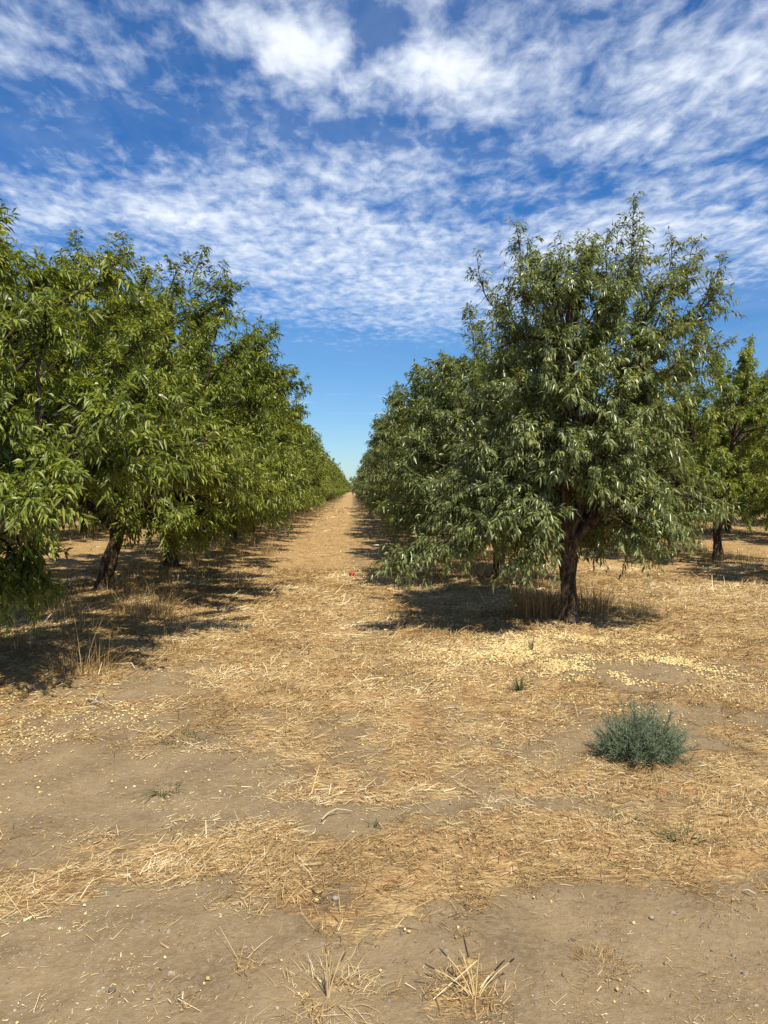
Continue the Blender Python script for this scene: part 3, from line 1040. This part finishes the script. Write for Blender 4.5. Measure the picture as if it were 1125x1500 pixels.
def assemble(name, seed, table, mat, loc, label, group, trunk_pts, trunk_rad, detail=True, nuts=0, **kw):
    root = link(name, None, loc=loc, label=label, cat='tree', group=group)
    tm, P = trunk_mesh(name + '_trunk', trunk_pts, trunk_rad, seed)
    link('trunk', tm, root)
    top = trunk_pts[-1]
    fork, limbs, C = grow(seed, table, fork_z=top[2], trunk_top=(top[0], top[1]), **kw)
    if detail:
        for (wood, leaf, _) in limbs:
            l = link('limb', wood.mesh('limb', [M_BARK], True), root)
            link('foliage', leaf.mesh('foliage', [mat]), l, kind='stuff')
    else:
        wb, lb = Bag(), Bag()
        for (wood, leaf, _) in limbs:
            for src, dst in ((wood, wb), (leaf, lb)):
                off = dst.c
                for v, f, t in zip(src.v, src.f, src.t):
                    dst.v.append(v)
                    dst.t.append(t)
                    dst.f.append(f + off)
                dst.c += src.c
        l = link('limbs', wb.mesh('limbs', [M_BARK], True), root)
        link('crown', lb.mesh('crown', [mat]), root)
    if nuts:
        r = np.random.default_rng(seed + 5)
        V, Q, T, m = lumps(np.zeros(1), np.zeros(1), np.zeros(1), np.array([0.016]), 1.0, 2, 7)
        V = np.concatenate([V, V[:7] * [1, 1, 1] + [0, 0, -0.010]])
        V[-7:, :2] *= 0.6
        s = np.arange(7)
        Q2 = np.stack([s + 15, (s + 1) % 7 + 15, (s + 1) % 7, s], 1)
        me = make_mesh('almond', V, [np.concatenate([Q, Q2]), T, ], np.full(len(V), 0.8), True, [M_NUT])
        C = C[(C[:, 1] < 0.6) & (np.hypot(C[:, 0], C[:, 1]) > 1.0)]
        ow = C[r.integers(0, len(C), nuts)]
        for c in ow:
            c = c + [0, 0, -0.02]
            o = link('almond', me, root, loc=c)
            o.rotation_euler = r.random(3) * 6
            o.scale = [1.0 + 0.4 * r.random()] * 3
    return root


GL = 'almond trees of the row left of the path'
GR = 'almond trees of the row right of the path'


def at(x, y):
    return (x, y, float(ground_h(x, y)))


# the foreground tree on the right: silhouette measured from the photo (z, left, right, front, back)
hero_prof = [(0.85, 1.5, 0.9, 1.0, 1.5), (1.2, 1.60, 1.25, 1.15, 1.7), (1.6, 1.50, 1.35, 1.2, 1.8), (2.2, 1.35, 1.22, 1.25, 1.7),
             (2.8, 1.08, 1.25, 1.2, 1.6), (3.3, 0.98, 1.35, 1.1, 1.4), (3.75, 1.02, 1.42, 1.1, 1.2), (4.08, 0.90, 1.35, 0.8, 0.8), (4.3, 0.6, 1.1, 0.4, 0.4)]
assemble('almond_tree', 101, hero_prof, M_LEAF_R, at(2.49, 8.4),
         'big foreground almond tree on the right, fully in view with a tall shoot on top', GR,
         [(0, 0, -0.08), (0.0, 0, 0.12), (-0.01, 0, 0.4), (-0.03, 0, 0.75), (-0.03, 0, 0.95)], [0.15, 0.098, 0.086, 0.09, 0.115],
         n_clump=150, twigs=22, leaves=25, Lm=0.080, Wm=0.021, nlimb=9, hang=0.52, inner=0.42, clump_r=0.33, twig_len=0.37, reject=lambda c: (c[:, 2] < 1.45) & (c[:, 1] < 0.3) & (np.abs(c[:, 0] - 0.05) < 0.5),
         extra=[(-2.0, -0.3, 0.74), (-2.2, -0.3, 0.62), (-1.7, -0.2, 0.85), (-1.3, -0.4, 0.85), (-0.75, -0.8, 0.70), (-0.6, -0.85, 0.9), (1.0, -0.6, 1.05), (1.3, -0.3, 1.1),
                (1.65, 0.2, 1.35), (1.75, -0.1, 1.3), (1.2, 0.9, 0.75), (1.35, 0.6, 0.85), (1.65, 0.1, 2.95), (1.6, -0.1, 3.4), (1.75, 0.0, 3.85)],
         shoots=[((0.66, 0, 3.7), (0.70, -0.05, 4.85)), ((0.55, 0.1, 3.8), (0.58, 0.1, 4.6)), ((0.80, 0.1, 3.8), (0.86, 0.1, 4.5)),
                 ((-0.6, 0, 3.9), (-0.66, -0.1, 4.48)), ((-0.4, 0.2, 3.9), (-0.42, 0.2, 4.40)), ((-0.15, 0, 3.9), (-0.12, 0, 4.35)), ((0.2, 0.1, 3.9), (0.17, 0.1, 4.42)),
                 ((0.4, 0, 3.9), (0.38, 0, 4.40)), ((1.1, 0.1, 3.8), (1.15, 0, 4.42)), ((1.35, 0, 3.7), (1.42, 0, 4.38)), ((1.5, 0, 3.6), (1.75, 0, 4.15)),
                 ((1.3, 0, 3.0), (1.85, 0, 3.22)), ((1.3, 0, 3.3), (1.75, 0, 3.6)), ((-0.9, 0, 3.6), (-1.1, -0.1, 4.1))])

left_prof = [(1.0, 2.0, 2.8, 1.9, 1.9), (1.4, 2.4, 3.2, 2.2, 2.2), (2.2, 2.5, 3.2, 2.3, 2.3), (3.2, 2.4, 2.95, 2.1, 2.2), (4.0, 2.1, 2.55, 1.8, 1.9), (4.5, 1.8, 2.2, 1.6, 1.6), (4.9, 1.3, 1.7, 1.1, 1.1), (5.15, 0.7, 0.9, 0.6, 0.6)]
row_prof = [(z, 2.5 / 2.8 * (a + b) / 2 * 1.06, 2.5 / 2.8 * (a + b) / 2 * 1.06, c, d) for (z, a, b, c, d) in left_prof]
near_prof = [(z * 0.80 if z > 1.2 else z * 0.85, a, b * 0.82, c * 1.12, d) for (z, a, b, c, d) in left_prof]

assemble('almond_tree', 202, near_prof, M_LEAF_L, at(-3.75, 7.2),
         'nearest almond tree at the left edge, its leafy boughs hanging almost to the ground', GL,
         [(0, 0, -0.08), (0, 0, 0.2), (0.02, 0, 0.6), (0.0, 0, 1.0)], [0.16, 0.12, 0.11, 0.13], nuts=60,
         n_clump=142, twigs=25, leaves=25, Lm=0.086, Wm=0.020, nlimb=8, hang=0.48, tris=2, inner=0.36, clump_r=0.34, twig_len=0.38,
         reject=lambda c: (c[:, 2] < 1.7) & (c[:, 0] > 0.1), extra=[(0.4, -1.9, 1.7), (0.9, -1.5, 1.75), (1.4, -1.6, 1.8), (0.5, -1.2, 1.75), (1.2, -1.0, 1.8), (1.9, -1.3, 1.8), (0.8, -0.5, 1.75), (1.5, -0.4, 1.8), (2.2, -0.2, 1.85), (-0.6, -1.0, 0.85), (-1.2, -0.8, 0.8), (-0.1, -1.3, 0.9), (-1.6, 0.2, 0.85), (-0.3, 1.2, 0.95), (0.6, -2.6, 1.35), (1.1, -2.5, 1.4), (1.7, -2.3, 1.5), (0.1, -2.5, 1.2), (0.9, -1.1, 0.6), (1.15, -0.9, 0.68),(1.0, -0.8, 0.85), (0.8, -0.9, 0.72), (0.6, -1.0, 1.0), (0.3, -1.1, 0.75), (2.0, 0.2, 1.75), (1.9, -0.6, 1.75), (1.0, -2.0, 1.5), (0.6, -2.1, 1.35), (2.35, -1.6, 1.75), (2.2, -1.3, 1.9), (1.8, -2.0, 1.65), (1.5, -2.1, 1.5), (0.1, -2.0, 1.2), (2.1, -1.7, 2.2), (1.3, -2.0, 2.1), (1.1, -2.2, 1.2), (2.3, -0.9, 2.4), (2.6, 0.6, 1.7), (2.95, 0.9, 1.8), (2.6, 1.2, 2.2), (2.9, 0.4, 1.6), (2.7, 0.2, 2.1)],
         shoots=[((0.4, -0.4, 3.3), (0.52, -0.5, 4.15)), ((0.4, -0.4, 3.3), (0.36, -0.5, 4.05)), ((0.45, -0.4, 3.3), (0.60, -0.45, 3.95))])
assemble('almond_tree', 303, left_prof, M_LEAF_L, at(-3.75, 11.5),
         'second almond tree of the left row, its dark trunk leaning at the foot', GL,
         [(-0.10, 0, -0.08), (-0.06, 0, 0.15), (0.03, 0, 0.45), (0.12, 0, 0.8), (0.12, 0, 1.05)], [0.15, 0.105, 0.11, 0.085, 0.11], nuts=50,
         n_clump=150, twigs=26, leaves=24, Lm=0.094, Wm=0.022, nlimb=8, hang=0.48, tris=2, inner=0.36, clump_r=0.34, twig_len=0.39, reject=lambda c: (c[:, 2] < 1.6) & (c[:, 1] < 0.0) & (np.abs(c[:, 0]) < 0.6),
         extra=[(1.6, -1.2, 0.95), (1.9, -0.8, 1.0), (1.2, -1.0, 0.9), (1.0, -0.6, 1.0), (2.2, -0.4, 1.1), (2.9, -2.0, 1.5), (3.0, -1.5, 1.8), (2.6, -2.5, 1.6), (3.1, -0.8, 1.4), (2.2, -2.4, 1.8)],
         shoots=[((1.3, -0.2, 4.6), (1.5, -0.2, 5.15)), ((1.5, -0.1, 4.5), (1.75, 0, 4.95)), ((0.3, -0.3, 4.7), (0.35, -0.3, 5.25)), ((2.3, 0, 3.7), (2.6, 0, 4.05))])

# mid-distance and far stock, shared by the rest of the rows
proto = {}


def stock(key, seed, prof, mat, **kw):
    r = assemble('almond_tree', seed, prof, mat, (0, -60, 0), 'x', None, [(0, 0, -0.08), (0.01, 0.0, 0.2), (-0.02, 0.02, 0.6), (0.02, 0, 0.95)], [0.16, 0.115, 0.10, 0.125], detail=False, **kw)
    proto[key] = r


rp = [(z * 0.92, a * 0.78, b * 0.78, c * 0.95, d * 0.95) for (z, a, b, c, d) in row_prof]
sh = [((0.9, 0, 4.5), (1.0, 0, 5.3)), ((-0.5, 0.3, 4.6), (-0.6, 0.3, 5.3)), ((0.2, -0.6, 4.5), (0.3, -0.7, 5.2)), ((1.7, 0.5, 4.0), (2.2, 0.6, 4.5))]
stock('L0', 11, row_prof, M_LEAF_L, n_clump=118, twigs=20, leaves=22, Lm=0.115, Wm=0.027, nlimb=7, tris=2, hang=0.5, clump_r=0.34, twig_len=0.38, inner=0.36, shoots=sh)
stock('L1', 12, row_prof, M_LEAF_L, n_clump=118, twigs=20, leaves=22, Lm=0.115, Wm=0.027, nlimb=7, tris=2, hang=0.5, clump_r=0.34, twig_len=0.38, inner=0.36, shoots=sh[1:3])
stock('R0', 13, rp, M_LEAF_R, n_clump=118, twigs=20, leaves=22, Lm=0.115, Wm=0.027, nlimb=7, tris=2, hang=0.5, clump_r=0.34, twig_len=0.38, inner=0.36, shoots=sh[:2])
stock('R1', 14, rp, M_LEAF_R, n_clump=118, twigs=20, leaves=22, Lm=0.115, Wm=0.027, nlimb=7, tris=2, hang=0.5, clump_r=0.34, twig_len=0.38, inner=0.36, shoots=sh[2:])
stock('F0', 15, row_prof, M_LEAF_L, n_clump=95, twigs=8, leaves=14, Lm=0.19, Wm=0.05, nlimb=6, tris=2, shoots=sh[:1])
stock('F1', 16, rp, M_LEAF_R, n_clump=95, twigs=8, leaves=14, Lm=0.19, Wm=0.05, nlimb=6, tris=2, shoots=sh[1:2])


def copy_tree(src, loc, rot, sc, label, group):
    c = src.copy()
    COL.objects.link(c)
    c.location = loc
    c.rotation_euler = (0, 0, rot)
    c.scale = sc
    c['label'] = label
    c['group'] = group
    for ch in list(src.children):
        d = ch.copy()
        COL.objects.link(d)
        d.parent = c
    return c


ORD = ['first', 'second', 'third', 'fourth', 'fifth', 'sixth', 'seventh', 'eighth', 'ninth', 'tenth', 'eleventh', 'twelfth']
r = np.random.default_rng(404)
ROWDEF = [
    # row, first depth, spacing, last depth, keys, far key, first ordinal, group
    ('left', 15.0, 4.0, 206, ('L0', 'L1'), 'F0', 2, GL, 'left row beside the path'),
    ('right', 12.5, 4.0, 206, ('R0', 'R1'), 'F1', 1, GR, 'right row beside the path'),
    ('right2', 12.0, 4.05, 110, ('L1', 'L0'), 'F0', 0, 'almond trees of the second row on the right', 'second row on the right'),
    ('right3', 19.0, 4.05, 110, ('R0', 'L0'), 'F0', 0, 'almond trees of the third row on the right', 'third row on the right'),
    ('right4', 31.0, 4.05, 100, ('L0', 'R1'), 'F0', 0, 'almond trees of the fourth row on the right', 'fourth row on the right'),
    ('left2', 15.0, 4.05, 70, ('L0', 'L1'), 'F0', 0, 'almond trees of the second row on the left', 'second row on the left'),
    ('left3', 23.0, 4.05, 70, ('L1', 'L0'), 'F0', 0, 'almond trees of the third row on the left', 'third row on the left'),
    ('left4', 36.0, 4.05, 70, ('L1', 'L0'), 'F0', 0, 'almond trees of the fourth row on the left', 'fourth row on the left'),
]
for (row, y0, dy, y1, keys, far, first, grp, words) in ROWDEF:
    y, i = y0, 0
    while y <= y1:
        x = ROWS[row] + r.normal(0, 0.08)
        key = keys[i % 2] if y < 42 else far
        k = first + i
        if k < len(ORD) and y < 60:
            lab = f'{ORD[k]} almond tree from the camera, {words}'
        else:
            lab = f'far almond tree merging with its neighbours, deep in the {words}'
        s = 1.0 + r.normal(0, 0.06)
        rot = math.pi * int(r.integers(0, 2)) + r.normal(0, 0.2)
        if row == 'left' and i < 4:
            s = (1.07, 1.03, 1.05, 1.0)[i]
        if row == 'right2':
            s *= 0.80 if i == 0 else 0.86
            x += 0.25 if i == 0 else -0.2
        copy_tree(proto[key], at(x, y + r.normal(0, 0.15)), rot, (s, s, s * (1 + r.normal(0, 0.05))), lab, grp)
        y += dy
        i += 1
for i, x in enumerate(np.arange(-22, 23, 4.4)):
    copy_tree(proto['F0'], at(x, 222 + r.normal(0, 1)), r.random() * 6, (1.15, 1.15, 1.1), 'tiny distant tree closing off the far end of the path', 'trees closing the far end of the path')
for k, p in proto.items():
    for ch in list(p.children):
        bpy.data.objects.remove(ch, do_unlink=True)
    bpy.data.objects.remove(p, do_unlink=True)

# ------------------------------------------------------------------ small things on the ground
def stick(name, pts, rad, tint, label, cat, forks=()):
    pts = np.array(pts, dtype=float)
    o = pts[0].copy()
    root = link(name, None, loc=(o[0], o[1], float(ground_h(o[0], o[1])) + rad + 0.008), label=label, cat=cat)
    def piece(nm, pp, r0, parent):
        pp = np.array(pp, dtype=float)
        K = len(pp)
        b = Bag()
        V, F = tubes(pp[None], np.linspace(r0, r0 * 0.5, K)[None], 6)
        b.add(V, F, tint)
        return link(nm, b.mesh(nm, [M_TWIG], True), parent)
    def rel(q_):
        q_ = np.array(q_, dtype=float)
        q_[:, :2] -= o[:2]
        return q_
    piece('stem', rel(pts), rad, root)
    for f in forks:
        piece('side_twig', rel(f), rad * 0.7, root)


def gp(X, Y, z=0.0):
    a = px(X, Y)
    return (a[0], a[1], z)


stick('twig', [gp(470, 1216), gp(480, 1209, .01), gp(492, 1206, .02), gp(505, 1206, .015), gp(515, 1204, .0)], 0.005, 0.7, 'bent pale twig lying on the bare strip in the middle of the foreground', 'twig')
stick('twig', [gp(132, 1025), gp(142, 1031, .02), gp(152, 1036, .02)], 0.006, 0.8, 'short bleached forked twig on the dirt at the edge of the left shade', 'twig', [[gp(142, 1031, .02), gp(150, 1024, .06)], [gp(146, 1033, .02), gp(136, 1037, .03)]])
stick('twig', [gp(455, 1326), gp(462, 1336, .005), gp(470, 1342, .01), gp(480, 1345, .0)], 0.004, 0.05, 'dark curved twig beside the pale pebble', 'twig')
stick('twig', [gp(1110, 1330), gp(1117, 1333, .01), gp(1128, 1336, .0)], 0.004, 0.8, 'pale broken stick at the right edge', 'twig')
stick('twig', [gp(1012, 1107), gp(1040, 1109, .01), gp(1082, 1112, .01)], 0.005, 0.35, 'thin straight brown stick right of the blue-green bush', 'twig')
stick('twig', [gp(160, 975), gp(195, 982, .05), gp(200, 985, .02)], 0.007, 0.9, 'pale stalk lying in the edge of the left shade', 'twig')


def stone(X, Y, s, lab, tint, seed):
    rr = np.random.default_rng(seed)
    import bmesh
    bm = bmesh.new()
    bmesh.ops.create_icosphere(bm, subdivisions=3, radius=1)
    V = np.array([v.co[:] for v in bm.verts])
    F = np.array([[v.index for v in f.verts] for f in bm.faces])
    bm.free()
    n = fbm(V[:, 0] * 1.4 + seed, V[:, 1] * 1.4 + V[:, 2], seed, 3) - 0.5
    V = V * (1 + 0.5 * n)[:, None] * [1, 0.8, 0.65] * s
    x, y = px(X, Y)
    link('stone', make_mesh('stone', V, F, np.full(len(V), tint), True, [M_STONE]), loc=(x, y, float(ground_h(x, y)) + s * 0.35), label=lab, cat='stone')


stone(490, 1336, 0.014, 'pale round pebble in the straw at the middle of the foreground', 0.72, 5)
stone(968, 1365, 0.010, 'grey pebble on the bare dirt at the lower right', 0.7, 6)
stone(162, 1460, 0.012, 'dark pebble on the bare dirt at the lower left', 0.1, 7)


def red_scrap():
    x, y = px(515, 844)
    root_z = float(ground_h(x, y))
    rr = np.random.default_rng(3)
    n = 7
    g = np.linspace(-1, 1, n)
    A, B = np.meshgrid(g, g)
    Z = 0.03 + 0.035 * np.sin(A * 4 + B * 2) + 0.03 * np.cos(B * 5) + rr.normal(0, 0.006, A.shape)
    V = np.stack([A * 0.05, B * 0.034, Z + 0.02], -1).reshape(-1, 3)
    i = (np.arange(n - 1)[:, None] * n + np.arange(n - 1)[None]).reshape(-1)
    F = np.stack([i, i + 1, i + n + 1, i + n], 1)
    V2 = V - [0, 0, 0.003]
    link('plastic_scrap', make_mesh('plastic_scrap', np.concatenate([V, V2]), np.concatenate([F, F[:, ::-1] + len(V)]), rr.random(2 * len(V)), False, [M_RED]),
         loc=(x, y, root_z), label='crumpled bright red scrap lying in the middle of the path', cat='litter')


red_scrap()
